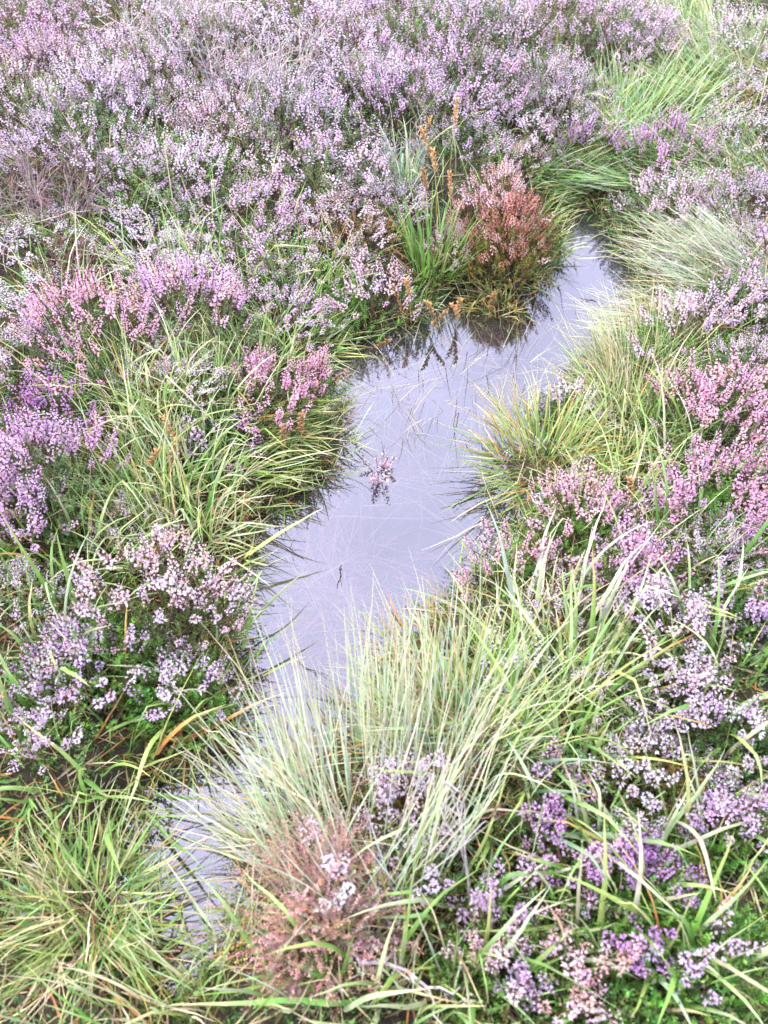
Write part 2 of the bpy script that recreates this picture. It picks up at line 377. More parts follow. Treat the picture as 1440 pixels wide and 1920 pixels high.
def tussock(name, label, cat, px, py, lift=.1, n=300, R=.06, L=(.25, .45), W=(.0015, .003), lean=(0, .5), bend=(.3, 1.2), mix=None, tipmix=None,
            comb=None, combw=0., group=None, nbig=0, bigW=(.006, .010), bigL=None, pos=None, hug=True, segs=7, kink=.08, tip_from=.45, dens=.6, wide=1.4):
    L = (L[0] * .78, L[1] * .78); bigL = bigL and (bigL[0] * .78, bigL[1] * .78); lift *= .78
    p = np.array(pos) if pos is not None else place(px, py, lift)
    mix = mix or dict(green=2, fresh=2, yellow=1); tipmix = tipmix or dict(straw=3, orange=1, yellow=1)
    t = thing(name, label, cat, p, group)
    def geo(K, Ls, Ws, mb, fold, sg):
        a = rng.uniform(0, 6.28, K); r = R * np.sqrt(rng.uniform(0, 1, K))
        b = np.stack([np.cos(a) * r, np.sin(a) * r, np.full(K, -.015)], 1)
        if hug: b[:, 2] += np.clip(ground(b[:, :2] + p[:2]) - p[2], -.1, .2)
        azm = a + rng.normal(0, .5, K)
        if comb is not None:
            cx = np.cos(azm) * (1 - combw) + math.cos(comb) * combw * 1.6; cy = np.sin(azm) * (1 - combw) + math.sin(comb) * combw * 1.6
            azm = np.arctan2(cy, cx) + rng.normal(0, .12, K)
        ln = rng.uniform(*lean, K) * (.35 + .65 * r / R); bd = rng.uniform(*bend, K)
        return blades(mb, b, azm, rng.uniform(*Ls, K), rng.uniform(*Ws, K), ln, bd, jit(pick(mix, K), K, .14), jit(pick(tipmix, K), K, .12),
                      sg, floor=rng.uniform(.0, .03, K) if hug else None, fold=fold, kink=kink, tip_from=tip_from)
    if n:
        mb = MB(); geo(max(8, int(n * dens)), L, (W[0] * wide, W[1] * wide), mb, False, segs)
        kt = int(n * .3); a = rng.uniform(0, 6.28, kt); r = R * 1.25 * np.sqrt(rng.uniform(0, 1, kt)); b = np.stack([np.cos(a) * r, np.sin(a) * r, rng.uniform(.0, .03, kt)], 1)
        if hug: b[:, 2] += np.clip(ground(b[:, :2] + p[:2]) - p[2], -.1, .2)
        blades(mb, b, rng.uniform(0, 6.28, kt), rng.uniform(.4, .8, kt) * L[0] + .03, rng.uniform(.0018, .0035, kt), rng.uniform(.9, 1.5, kt), rng.normal(.1, .3, kt), jit(pick(dict(straw=3, brown=3, olive=2, orange=.6), kt), kt), jit(pick(dict(straw=3, brown=1), kt), kt), 5, kink=.3)
        o = link('fine_blades', mb.mesh('fine_blades', [M_BLADE]), t); o['kind'] = 'stuff'
    if nbig:
        v, q, c = geo(nbig, bigL or L, bigW, None, True, 8)
        for k in range(nbig):
            link('grass_blade', MB().add(v[k].reshape(-1, 3), q, c[k].reshape(-1, 3)).mesh('grass_blade', [M_BLADE]), t)
    return t

# ------------------------------------------------------------------ heather
TONE = dict(lilac=(.68, .52, .71), pale=(.73, .62, .74), white=(.79, .73, .80), pink=(.77, .52, .66), purple=(.55, .32, .62), blush=(.78, .61, .66),
            salmon=(.74, .51, .48), copper=(.57, .28, .21), mauve=(.67, .57, .65), orchid=(.70, .49, .72))
LEAFT = dict(green=(1, 1, 1), dull=(1.15, .85, .9), grey=(1.5, 1.2, 1.7), brown=(1.7, .75, .7), fresh=(1.3, 1.5, 1.0), dark=(.7, .75, .7), rust=(2.0, .95, .9))

SP = {}                                                       # single flower spikes for the near bushes, shared mesh data
for kind, (L, n, fs, sprd) in dict(spire=(.062, 30, .0056, .0045), tuft=(.042, 25, .0054, .0054), thin=(.052, 14, .0062, .0042)).items():
    SP[kind] = []
    for k in range(6):
        mb = MB(); add_spikes(mb, np.zeros((1, 3)), np.array([[0, 0, 1.]]), L * rng.uniform(.8, 1.25), n, fs, .035, 16, spread=sprd)
        SP[kind].append(mb.mesh('flower_spike_' + kind, [M_PETAL, M_LEAF]))

PROTO = []                                                    # bushes for the middle and back of the heath
for R, H, n in ((.17, .20, 95), (.17, .20, 62), (.24, .26, 165), (.24, .26, 112), (.31, .29, 260), (.31, .29, 175)):
    tips, D = dome(n, R, H, 6 + int(R * 26), .34)
    a = MB(); add_spikes(a, tips, D, rng.uniform(.04, .08, n), 21, .0056, .03, 6, spread=.0044)
    b = MB(); ft, fD = dome(int(R * R * 6400), R, H * 1.0, 14); add_shoots(b, ft - [0, 0, .035], fD, rng.uniform(.04, .07, len(ft)), 14, (.15, .225, .09), lsz=(.006, .010))
    c = MB(); stems_to(c, tips, R, int(n * .4))
    PROTO.append((R, H, a.mesh('bush_flowers', [M_PETAL, M_LEAF]), b.mesh('bush_foliage', [M_LEAF]), c.mesh('bush_stems', [M_WOOD])))

USED = set(); BUSH_XY = []
def tint(tone, amt=.03):
    c = np.clip(np.array(TONE[tone]) * (1 + rng.normal(0, amt, 3)) * (1 + rng.normal(0, .06)), 0, 1); return (*c, 1)
def far_bush(px, py, wpx, tone, label, leaf='green', hs=1.0, group='heather bushes across the heath', pos=None, cover=1):
    hs *= .78; lift = .15 * hs
    p = np.array(pos) if pos is not None else place(px, py, lift)
    dist = math.dist(p, (0, 0, CAM_Z)); R = wpx * dist / FPX / 2
    k = int(np.argmin([abs(q[0] - R) + rng.uniform(0, .05) for q in PROTO])); s = np.clip(R / PROTO[k][0], .6, 1.6)
    t = thing('heather_bush', label, 'heather', p, group, rz=rng.uniform(0, 6.28)); t.scale = (s, s, hs * rng.uniform(.9, 1.1) * (.6 + .4 * s))
    f = link('flowers', PROTO[k][2], t); f.color = (*(np.array(tint(tone)[:3]) * .62 + np.array((.83, .79, .82)) * .38), 1); f['kind'] = 'stuff'
    l = link('foliage', PROTO[k][3], t); l.color = (*LEAFT[leaf], 1); l['kind'] = 'stuff'
    link('stems', PROTO[k][4], t)['kind'] = 'stuff'
    BUSH_XY.append((p[0], p[1], R)); return t

def near_bush(px, py, wpx, tone, label, leaf='green', H=.22, n=70, kind='spire', tone2=None, mix2=.3, shoots=260, stems=40, group='heather bushes around the pool',
              lift=None, clumps=8, pos=None, lcol=(.09, .17, .045), ssc=1.0, name='heather_bush', flat=.55, yscale=1.0, shl=1.0, lsz=(.005, .009)):
    H *= .78; lift = H * .65 if lift is None else lift * .78
    p = np.array(pos) if pos is not None else place(px, py, lift)
    dist = math.dist(p, (0, 0, CAM_Z)); R = wpx * dist / FPX / 2
    t = thing(name, label, 'heather', p, group)
    tips, D = dome(n, R, H, clumps, flat=flat); tips[:, 1] *= yscale
    for k in range(n):
        o = link('flower_spike', SP[kind][rng.integers(6)], t, tips[k])
        o.rotation_mode = 'QUATERNION'
        o.rotation_quaternion = Vector(D[k]).to_track_quat('Z', 'Y'); s = rng.uniform(.65, 1.1) * ssc; o.scale = (s, s, s)
        o.color = tint(tone2 if tone2 and rng.random() < mix2 else tone, .03)
    b = MB(); ft, fD = dome(shoots, R, H * .95, clumps + 4); ft[:, 1] *= yscale; ft[:, 2] *= rng.uniform(.45, 1, shoots)
    add_shoots(b, ft - [0, 0, .03], fD, rng.uniform(.03, .06, shoots) * shl, int(20 * shl), lcol, lsz=lsz)
    l = link('foliage', b.mesh('foliage', [M_LEAF]), t); l.color = (*LEAFT[leaf], 1); l['kind'] = 'stuff'
    c = MB(); stems_to(c, tips, R, stems); link('stems', c.mesh('stems', [M_WOOD]), t)['kind'] = 'stuff'
    BUSH_XY.append((p[0], p[1], R)); return t

def twigs(mb, base, D, L, r, depth, colr, P=None):
    """branching bare twigs"""
    lines = []
    def grow(b, d, L, r, k):
        pts = [b]; n = 5
        for i in range(n - 1):
            d = d + rng.normal(0, .16, 3) + np.array([0, 0, .03]); d /= np.linalg.norm(d); pts.append(pts[-1] + d * L / (n - 1))
        lines.append((np.array(pts), np.linspace(r, r * .55, n)))
        if k > 0:
            for _ in range(rng.integers(2, 5)):
                j = rng.integers(2, n); grow(pts[j], d + rng.normal(0, .5, 3), L * rng.uniform(.5, .8), r * .6, k - 1)
    for b, d in zip(base, D): grow(b, d / np.linalg.norm(d), L * rng.uniform(.7, 1.2), r, depth)
    tubes(mb, np.array([l[0] for l in lines]), np.array([l[1] for l in lines]), jit(colr, len(lines), .18), 0, 4)

def dead_bush(px, py, wpx, label, colr, H=.24, n=26, shoots=0, lift=None, depth=2, name='dead_heather_bush'):
    H *= .85
    p = place(px, py, H * .6 if lift is None else lift); R = wpx * math.dist(p, (0, 0, CAM_Z)) / FPX / 2
    t = thing(name, label, 'dead heather', p, 'bare and withered heather')
    a = rng.uniform(0, 6.28, n); r = np.sqrt(rng.uniform(0, 1, n)) * R * .5
    b = np.stack([np.cos(a) * r, np.sin(a) * r, np.full(n, -.02)], 1); D = np.stack([np.cos(a) * r * 2.4 / R * .6, np.sin(a) * r * 2.4 / R * .6, np.ones(n)], 1)
    mb = MB(); twigs(mb, b, D, H * .62, .0042, depth, colr); link('twigs', mb.mesh('twigs', [M_WOOD]), t)['kind'] = 'stuff'
    if shoots:
        mb = MB(); ft, fD = dome(shoots, R, H * .95, 9); add_shoots(mb, ft - [0, 0, .03], fD, .05, 16, (.16, .095, .07))
        o = link('withered_foliage', mb.mesh('withered_foliage', [M_LEAF]), t); o['kind'] = 'stuff'
    BUSH_XY.append((p[0], p[1], R)); return t

# --- the bushes one can pick out, by where they show in the photograph: x, y, width (photo pixels), colour
near_bush(270, 1120, 300, 'blush', 'pink and cream heather cushion on the left bank, overhanging the dark corner of the pool', H=.27, n=120, kind='tuft', tone2='pale', mix2=.35, shoots=420, leaf='dull', clumps=14, flat=.45)
near_bush(150, 1250, 250, 'lilac', 'lilac dotted heather sprawling below the pink and cream cushion at the left', H=.20, n=85, kind='tuft', tone2='pale', leaf='fresh', shoots=420)
near_bush(330, 1290, 170, 'pale', 'low pale lilac heather sprays above the brown dead leaf at the left bank', H=.15, n=34, kind='tuft', tone2='lilac', shoots=260, leaf='fresh')
near_bush(75, 860, 230, 'lilac', 'tall lilac heather bush at the left edge, level with the middle of the pool', H=.30, n=120, kind='spire', tone2='orchid', shoots=320, leaf='grey', clumps=10)
near_bush(20, 960, 150, 'lilac', 'lilac heather cut by the left edge, in front of the tall lilac bush', H=.22, n=60, kind='spire', tone2='pale', leaf='dull')
near_bush(180, 590, 240, 'pink', 'bright pink heather bush among the grass at the left, with reddish spent tips', H=.25, n=110, kind='spire', tone2='salmon', mix2=.1, shoots=280)
near_bush(340, 570, 230, 'lilac', 'broad lilac heather bush right of the bright pink bush on the left', H=.26, n=110, kind='spire', tone2='blush', mix2=.35, shoots=260, leaf='grey')
near_bush(500, 740, 190, 'pink', 'rosy heather in the grass left of the combed yellow tussock', H=.17, n=60, kind='spire', tone2='blush', leaf='dull')
near_bush(585, 705, 90, 'pink', 'magenta pink heather sprigs leaning over the left edge of the pool', H=.16, n=30, kind='spire', tone2='salmon', shoots=90)
near_bush(400, 800, 150, 'pale', 'pale lilac heather sprigs poking through long grass left of the pool', H=.15, n=38, kind='thin', tone2='lilac')
near_bush(110, 760, 150, 'purple', 'small purple pink heather in pale grass above the tall lilac bush', H=.15, n=36, kind='spire', tone2='pink')
near_bush(715, 860, 58, 'blush', 'tiny pink heather sprig standing alone in the pool', H=.10, n=8, kind='thin', shoots=10, stems=8, lift=.07, leaf='brown', pos=(*at(712, 895)[:2], -.03))
near_bush(690, 530, 160, 'blush', 'pale pink heather at the upper left shore beside the orange seed heads', H=.17, n=60, kind='tuft', tone2='pale', leaf='fresh')
near_bush(945, 330, 150, 'blush', 'cream pink withering heather forming the pale top of the russet bush', H=.30, n=90, kind='tuft', tone2='salmon', mix2=.6, leaf='brown', lift=.26, ssc=.85)
near_bush(955, 435, 165, 'copper', 'russet coppery heather bush overhanging the narrow neck of the pool', H=.26, n=190, kind='tuft', tone2='salmon', mix2=.35, leaf='rust', shoots=600, lift=.14, ssc=.9, clumps=8, flat=.5)
near_bush(1110, 262, 95, 'orchid', 'small round violet heather tuft alone on flattened green grass', H=.19, n=50, kind='spire', tone2='lilac', leaf='dull')
near_bush(1255, 270, 160, 'orchid', 'violet heather bush right of the small round violet tuft', H=.22, n=80, kind='spire', tone2='lilac')
near_bush(1245, 365, 160, 'blush', 'whitish pink heather on the right bank of the narrow neck of the pool', H=.20, n=70, kind='tuft', tone2='pale', leaf='green')
near_bush(1395, 545, 150, 'pale', 'pale lilac heather at the right edge behind the draped grass', H=.24, n=80, kind='spire', tone2='white', leaf='green')
near_bush(1300, 620, 190, 'white', 'whitish heather sprigs scattered in grass on the right slope', H=.20, n=60, kind='spire', tone2='pale', leaf='fresh')
near_bush(1370, 745, 220, 'pink', 'full pink heather bush at the right edge, level with the grassy islet', H=.25, n=120, kind='spire', tone2='blush', leaf='green', clumps=11)
near_bush(1370, 915, 210, 'pink', 'pink heather bush at the right edge below the full pink bush', H=.24, n=110, kind='spire', tone2='orchid', leaf='fresh')
near_bush(1075, 735, 130, 'white', 'whitish heather sprigs growing out of the grassy islet in the pool', H=.21, n=40, kind='tuft', tone2='pale', leaf='grey', lift=.2)
near_bush(1110, 960, 190, 'blush', 'pink heather on the right shore just below the grassy islet', H=.17, n=70, kind='spire', tone2='pink', leaf='fresh')
near_bush(950, 1040, 150, 'pink', 'slender pink heather spires at the right water edge', H=.19, n=30, kind='spire', tone2='blush', leaf='fresh', shoots=140)
near_bush(1195, 1060, 150, 'orchid', 'deep pink heather spires above a hollow on the right bank', H=.17, n=50, kind='spire', tone2='pink', leaf='dull')
near_bush(1260, 1180, 220, 'pale', 'pale lilac heather bush in the middle of the right bank grass', H=.19, n=80, kind='tuft', tone2='blush', leaf='dull')
near_bush(1395, 1130, 130, 'lilac', 'lilac heather sprigs at the right edge in long green grass', H=.17, n=45, kind='tuft', tone2='orchid')
near_bush(950, 1235, 110, 'white', 'small whitish heather sprig inside the pale rush clump', H=.16, n=24, kind='tuft', leaf='fresh', shoots=70)
near_bush(1290, 1300, 190, 'pale', 'pale heather tufts below the middle of the right bank', H=.16, n=50, kind='tuft', tone2='white', leaf='dull')
near_bush(1400, 1380, 130, 'white', 'whitish lilac heather spires at the right edge of the foreground', H=.17, n=36, kind='tuft', tone2='lilac')
near_bush(1225, 1450, 180, 'white', 'whitish heather tufts in the right foreground above the violet patch', H=.15, n=44, kind='tuft', tone2='pale', leaf='brown')
near_bush(1100, 1600, 170, 'orchid', 'violet heather patch low in the right foreground greenery', H=.14, n=44, kind='tuft', tone2='purple', mix2=.4, leaf='fresh', shoots=300)
near_bush(1215, 1690, 190, 'purple', 'deepest purple heather patch in the lower right foreground', H=.13, n=52, kind='tuft', tone2='orchid', mix2=.4, leaf='fresh', shoots=320)
near_bush(1390, 1560, 150, 'lilac', 'lilac heather tufts at the right edge beside the purple patches', H=.15, n=36, kind='tuft', tone2='white', leaf='fresh', shoots=240)
near_bush(780, 1470, 190, 'pale', 'pale pink heather in the centre foreground behind the grey twisted stem', H=.21, n=60, kind='tuft', tone2='blush', leaf='brown', shoots=260)
near_bush(590, 1650, 215, 'white', 'brown withered heather in the foreground with a few whitish flowers', H=.33, n=10, kind='tuft', tone2='blush', leaf='green', shoots=800, lcol=(.42, .265, .22), stems=90, lift=.24, shl=1.7, lsz=(.0035, .006))
near_bush(1000, 1850, 230, 'blush', 'cream pink heather at the very bottom edge of the foreground', H=.14, n=60, kind='tuft', tone2='salmon', mix2=.2, leaf='dull')
near_bush(790, 1640, 150, 'pale', 'sparse pale heather sprigs right of the brown withered heather', H=.17, n=26, kind='tuft', leaf='dull', shoots=200)
near_bush(960, 1720, 200, 'lilac', 'sparse lilac heather in dark green foreground foliage left of the purple patch', H=.13, n=34, kind='tuft', leaf='fresh', shoots=340)
near_bush(1330, 1830, 230, 'lilac', 'mostly green heather in the lower right corner with a few lilac flowers', H=.12, n=18, kind='tuft', leaf='fresh', shoots=380)
near_bush(1130, 1790, 200, 'blush', 'green heather with cream buds below the deepest purple patch', H=.12, n=22, kind='tuft', tone2='salmon', mix2=.7, leaf='fresh', shoots=340)
near_bush(1000, 1480, 170, 'orchid', 'sparse violet heather left of the whitish tufts in the right foreground', H=.14, n=20, kind='tuft', leaf='dull', shoots=260)

dead_bush(80, 340, 180, 'bare grey twiggy bush at the upper left edge', (.26, .20, .19), H=.26, n=34, shoots=60)
dead_bush(520, 100, 150, 'bare silvery bush near the top, left of centre', (.42, .38, .36), H=.30, n=24)
dead_bush(430, 110, 150, 'grey leafless bush near the top, left of the silvery one', (.36, .31, .31), H=.28, n=26, shoots=30)
dead_bush(300, 40, 130, 'pale bare bush at the very top left', (.44, .41, .36), H=.30, n=22)
dead_bush(755, 285, 90, 'pale grey lichen coloured dead heather left of the russet bush', (.32, .31, .30), H=.2, n=13)
dead_bush(130, 480, 120, 'small brown twiggy heather in grass at the left', (.17, .11, .09), H=.18, n=20, shoots=60)
dead_bush(905, 1410, 70, 'thin brown dead heather sprig in the centre foreground grass', (.20, .12, .09), H=.2, n=8, shoots=40)

HAND = [
 (130, 100, 240, 'lilac', 'dull', 1.0, 'dusty lilac heather between the top left corner and the pale bare bush'),
 (250, 120, 220, 'pale', 'grey', .95, 'silvery heather below the pale bare bush at the top left'),
 (370, 60, 220, 'mauve', 'grey', 1.0, 'grey mauve heather between the bare bushes at the top'),
 (480, 170, 200, 'pale', 'grey', 1.0, 'pale heather in front of the bare silvery bush'),
 (210, 10, 240, 'lilac', 'dull', 1.0, 'lilac heather cut by the top edge at the left'),
 (560, 20, 240, 'pale', 'dull', 1.0, 'pale heather cut by the top edge behind the bare silvery bush'),
 (60, 120, 200, 'blush', 'dull', .9, 'pinkish heather at the left edge below the top corner'),  # bushes of the upper heath: x, y, width, tone, leaf, height, label
 (60, 40, 230, 'orchid', 'dull', 1.0, 'lilac heather in the top left corner'),
 (180, 160, 240, 'pale', 'grey', .9, 'pale dusty heather just below the top left corner'),
 (40, 200, 230, 'mauve', 'grey', 1.0, 'greyish mauve heather at the left edge above the bare twiggy bush'),
 (170, 250, 300, 'lilac', 'green', 1.0, 'wide lilac heather cushion right of and above the bare twiggy bush'),
 (300, 180, 240, 'pale', 'dull', .95, 'pale pink heather below the grey leafless bushes at upper left'),
 (330, 300, 260, 'pale', 'fresh', 1.0, 'pale green tinged heather at upper left, right of the wide lilac cushion'),
 (420, 240, 220, 'blush', 'grey', 1.0, 'blush heather below the grey leafless bush'),
 (560, 210, 240, 'lilac', 'green', 1.05, 'lilac heather bush below the bare silvery bush'),
 (640, 70, 240, 'pale', 'dull', 1.0, 'pale heather at the top, right of the bare silvery bush'),
 (760, 50, 260, 'orchid', 'green', 1.0, 'violet tinged heather at the top centre'),
 (700, 150, 240, 'pale', 'grey', 1.0, 'silvery lilac heather below the top centre'),
 (890, 50, 230, 'lilac', 'green', 1.1, 'lilac heather at the top right of centre'),
 (860, 140, 250, 'orchid', 'dark', 1.15, 'vivid violet heather mound on the upper right of the heath'),
 (770, 190, 230, 'orchid', 'dark', 1.1, 'vivid violet heather above the orange seed heads'),
 (1010, 40, 230, 'mauve', 'dull', 1.0, 'mauve heather at the top right, above the greenish heather'),
 (1150, 40, 220, 'orchid', 'green', 1.0, 'bright lilac heather at the top right beside the pale grass'),
 (1010, 130, 200, 'mauve', 'green', 1.0, 'greenish mauve heather with few flowers right of the vivid mound'),
 (1210, 70, 130, 'orchid', 'dull', .9, 'small lilac heather at the end of the upper right grass gap'),
 (1050, 190, 190, 'pale', 'grey', .9, 'pale grey heather tangled with grass at upper right'),
 (980, 220, 180, 'pale', 'green', .9, 'pale lilac heather above the cream and russet bush'),
 (1400, 60, 170, 'pale', 'grey', 1.0, 'pale heather in dry grass at the top right corner'),
 (1410, 170, 150, 'mauve', 'brown', .9, 'brownish heather at the right edge of the upper grass'),
 (1400, 240, 170, 'pale', 'grey', .9, 'pale pink heather at the right edge right of the violet bush'),
 (1410, 360, 160, 'lilac', 'green', 1.0, 'lilac heather at the right edge above the draped grass'),
 (1290, 370, 190, 'pale', 'grey', .9, 'pale heather woven with dry grass on the upper right bank'),
 (1410, 430, 130, 'pale', 'dull', .9, 'pale lilac heather tips at the right edge beside the draped grass'),
 (250, 400, 230, 'mauve', 'fresh', .8, 'green heather with few flowers right of the bare twiggy bush'),
 (60, 440, 200, 'white', 'fresh', .6, 'whitish low heather at the left edge under the bare twiggy bush'),
 (440, 380, 220, 'lilac', 'dark', .9, 'lilac heather in the middle of the upper left slope'),
 (480, 440, 210, 'orchid', 'green', .8, 'pinkish violet heather above the left grass'),
 (560, 320, 230, 'pale', 'dull', .9, 'pale lilac heather left of the dead lichen grey heather'),
 (650, 290, 220, 'lilac', 'dark', 1.0, 'lilac heather bush upper left of the dead lichen grey heather'),
 (640, 400, 210, 'mauve', 'brown', .85, 'mauve and brown heather left of the bright green leaf clump'),
 (600, 470, 190, 'pale', 'fresh', .7, 'pale heather lower left of the bright green leaf clump'),
 (500, 540, 200, 'lilac', 'dark', .8, 'lilac heather between the broad lilac bush and the pool'),
 (580, 590, 150, 'white', 'fresh', .6, 'whitish green heather near the upper left shore'),
 (330, 480, 190, 'pale', 'green', .75, 'pale heather just behind the broad lilac bush'),
 (40, 560, 190, 'white', 'green', .7, 'whitish heather at the left edge beside the bright pink bush'),
 (40, 660, 190, 'lilac', 'dull', .75, 'lilac pink heather at the left edge below the bright pink bush'),
 (310, 680, 190, 'mauve', 'brown', .6, 'sparse mauve heather in grass below the broad lilac bush'),
 (230, 980, 170, 'mauve', 'brown', .6, 'sparse mauve heather in grass above the pink and cream cushion'),
 (960, 280, 130, 'blush', 'fresh', .7, 'pink heather just behind the cream and russet bush'),
 (850, 440, 120, 'blush', 'brown', .8, 'small pinkish heather left of the russet bush'),
 (700, 350, 170, 'mauve', 'grey', .9, 'greyish heather under the dead lichen grey heather'),
 (880, 250, 160, 'lilac', 'green', .8, 'lilac heather behind the orange seed heads'),
 (1290, 480, 130, 'white', 'green', .6, 'few whitish sprigs above the draped grass'),
 (1430, 650, 130, 'pale', 'green', .9, 'pale lilac heather cut by the right edge above the full pink bush'),
 (1420, 1010, 130, 'lilac', 'fresh', .7, 'lilac heather cut by the right edge below the pink bushes'),
 (20, 1110, 150, 'mauve', 'grey', .6, 'greyish heather at the left edge beside the pink and cream cushion'),
 (60, 1330, 150, 'pale', 'fresh', .6, 'pale heather at the left edge below the lilac dotted heather'),
 (1350, 1010, 150, 'pale', 'dull', .7, 'pale heather beside the grass below the right pink bushes'),
 (1090, 1120, 120, 'mauve', 'brown', .5, 'mauve sprigs in the brown hollow of the right bank'),
 (1160, 1310, 150, 'pale', 'dull', .55, 'pale sprigs in green grass in the right middle foreground'),
 (1340, 1460, 150, 'pale', 'fresh', .55, 'pale sprigs near the right edge of the foreground'),
]
for x, y, wd, tone, leaf, hs, lab in HAND: far_bush(x, y, wd, tone, lab, leaf, hs)

# the heath goes on to the sides and beyond the top of the picture, as one mass
mb = MB(); mf = MB()
for gy in np.arange(.2, 6.6, .38):
    for gx in np.arange(-3.2, 3.21, .38):
        x = gx + rng.uniform(-.18, .18); y = gy + rng.uniform(-.18, .18)
        dz = .3 - CAM_Z; c, s = math.cos(R_(PITCH)), math.sin(R_(PITCH))
        f = y * c - dz * s; u = y * s + dz * c
        if f <= .1: continue
        px, py = 720 + FPX * x / f, 960 - FPX * u / f
        mg = .20 * FPX / f
        if (-mg < px < 1440 + mg and -40 < py < 1920 + mg) or abs(px - 720) > 1350 or y < .35 or abs(x) > 3.2 or pool_sd([[x, y]])[0] < .2: continue
        if x > 1.0 and 3.6 < y < 9 and abs(x - 1.0 - (y - 3.6) * .42) < .35: continue
        R = rng.uniform(.2, .32); n = int(900 * R * R) + 20; b0 = np.array([x, y, gz(x, y)])
        tp, D = dome(n, R, .27, 8); add_spikes(mb, tp + b0, D, rng.uniform(.04, .075, n), 7, .0082, .03, 3, spread=.0048)
        tp, D = dome(n, R, .26, 9); add_shoots(mf, tp + b0 - [0, 0, .03], D, .06, 7, (.115, .15, .065), lsz=(.010, .016))
ho = link('surrounding_heath', mb.mesh('surrounding_heath', [M_PETAL, M_LEAF])); ho.color = (*TONE['lilac'], 1); ho['kind'] = 'stuff'
ho['label'] = 'lilac heath going on beyond the picture'
hf = link('heath_foliage', mf.mesh('heath_foliage', [M_LEAF]), ho); hf['kind'] = 'stuff'

# ------------------------------------------------------------------ tussocks, mats and rushes
LEFT = math.pi
GB = 'grass tussocks between the heather'
tussock('grass_tussock', 'olive green grassy islet standing in the pool on the right', 'grass tussock', 1025, 840, .08, n=760, R=.13, L=(.13, .32), W=(.0016, .003), lean=(.1, 1.0), bend=(.2, 1.2),
        mix=dict(green=3, olive=2, yellow=3, orange=.6), tipmix=dict(straw=4, yellow=2, orange=1), tip_from=.3)
tussock('grass_tussock', 'wispy straw tipped tussock behind the olive islet in the pool', 'grass tussock', 1185, 690, .10, n=600, R=0.11, L=(.18, .36), W=(.0012, .0024), lean=(.1, .8), bend=(.1, .9),
        mix=dict(yellow=2, pale=3, straw=2, green=1), tipmix=dict(white=3, straw=3), comb=LEFT + .4, combw=.35, tip_from=.2)
tussock('grass_tussock', 'fine green tussock spreading over shallow water in the lower left corner', 'grass tussock', 150, 1680, .10, n=520, R=.08, L=(.12, .25), W=(.0013, .0026), lean=(.2, 1.35), bend=(.2, 1.0),
        mix=dict(green=4, fresh=2, yellow=1, olive=2, straw=1), tipmix=dict(straw=3, yellow=3, orange=1), tip_from=.4)
tussock('rush_clump', 'tall pale green rush clump rising in front of the pool', 'rush clump', 680, 1500, .15, n=470, R=.17, L=(.34, .58), W=(.0014, .0026), lean=(.05, .45), bend=(-.1, .35),
        mix=dict(grey=4, pale=4, white=.6), tipmix=dict(straw=4, rose=1.5, pale=1), comb=1.75, combw=.4, tip_from=.6, kink=.04)
tussock('rush_clump', 'pale green rushes right of the tall rush clump, below the water edge', 'rush clump', 850, 1330, .15, n=520, R=0.11, L=(.26, .44), W=(.0014, .0028), lean=(0, .55), bend=(0, .6),
        mix=dict(pale=4, grey=2, yellow=2, fresh=1), tipmix=dict(straw=4, orange=1, pale=1), comb=2.0, combw=.2, tip_from=.55)
tussock('rush_clump', 'pale rushes falling leftwards across the lower water', 'rush clump', 560, 1530, .10, n=120, R=.09, L=(.22, .38), W=(.0016, .003), lean=(.3, .9), bend=(.1, .6),
        mix=dict(grey=3, pale=4, straw=2), tipmix=dict(white=3, straw=3), comb=2.75, combw=.7, tip_from=.4)
tussock('rush_clump', 'yellow green rushes at the bottom edge left of the brown heather', 'rush clump', 360, 1830, .16, n=85, R=0.11, L=(.22, .36), W=(.0018, .0034), lean=(0, .5), bend=(.0, .5),
        mix=dict(pale=3, yellow=2, fresh=2, straw=1), tipmix=dict(straw=4, white=1), comb=1.9, combw=.2, tip_from=.5)
tussock('rush_clump', 'upright pale rushes below the fine green tussock at the bottom left', 'rush clump', 230, 1850, .16, n=80, R=.12, L=(.2, .32), W=(.0018, .0034), lean=(0, .5), bend=(.0, .6),
        mix=dict(fresh=3, yellow=2, pale=2), tipmix=dict(straw=4, yellow=1), tip_from=.5)
tussock('draped_grass', 'pale grey green grass mat draped left over the right shore of the upper pool', 'grass mat', 1390, 505, .05, n=800, R=.16, L=(.24, .42), W=(.0012, .0026), lean=(.8, 1.3), bend=(.2, .7),
        mix=dict(grey=4, pale=3, blue=2, brown=.5), tipmix=dict(white=3, straw=3, grey=2), comb=LEFT - .15, combw=.85, tip_from=.3)
tussock('draped_grass', 'straw pale grass sweeping left into the water above the islet', 'grass mat', 1270, 595, .06, n=450, R=.13, L=(.2, .36), W=(.0011, .0024), lean=(.5, 1.2), bend=(.2, .7),
        mix=dict(pale=4, straw=3, grey=2), tipmix=dict(white=4, straw=2), comb=LEFT + .3, combw=.75, tip_from=.25)
tussock('combed_grass', 'golden green grass combed rightwards over the left edge of the pool', 'grass tussock', 510, 770, .08, n=240, R=0.08, L=(.11, .21), W=(.0018, .0034), lean=(.7, 1.4), bend=(.3, .9),
        mix=dict(yellow=5, pale=2, fresh=3, orange=.5), tipmix=dict(straw=3, yellow=3, orange=1), comb=-.25, combw=.7)
tussock('combed_grass', 'green grass fringe bending right just below the golden combed grass', 'grass tussock', 490, 840, .07, n=150, R=0.08, L=(.10, .18), W=(.0018, .0034), lean=(.7, 1.4), bend=(.3, .9),
        mix=dict(yellow=4, fresh=3, pale=3), tipmix=dict(straw=3, yellow=2), comb=-.1, combw=.7)
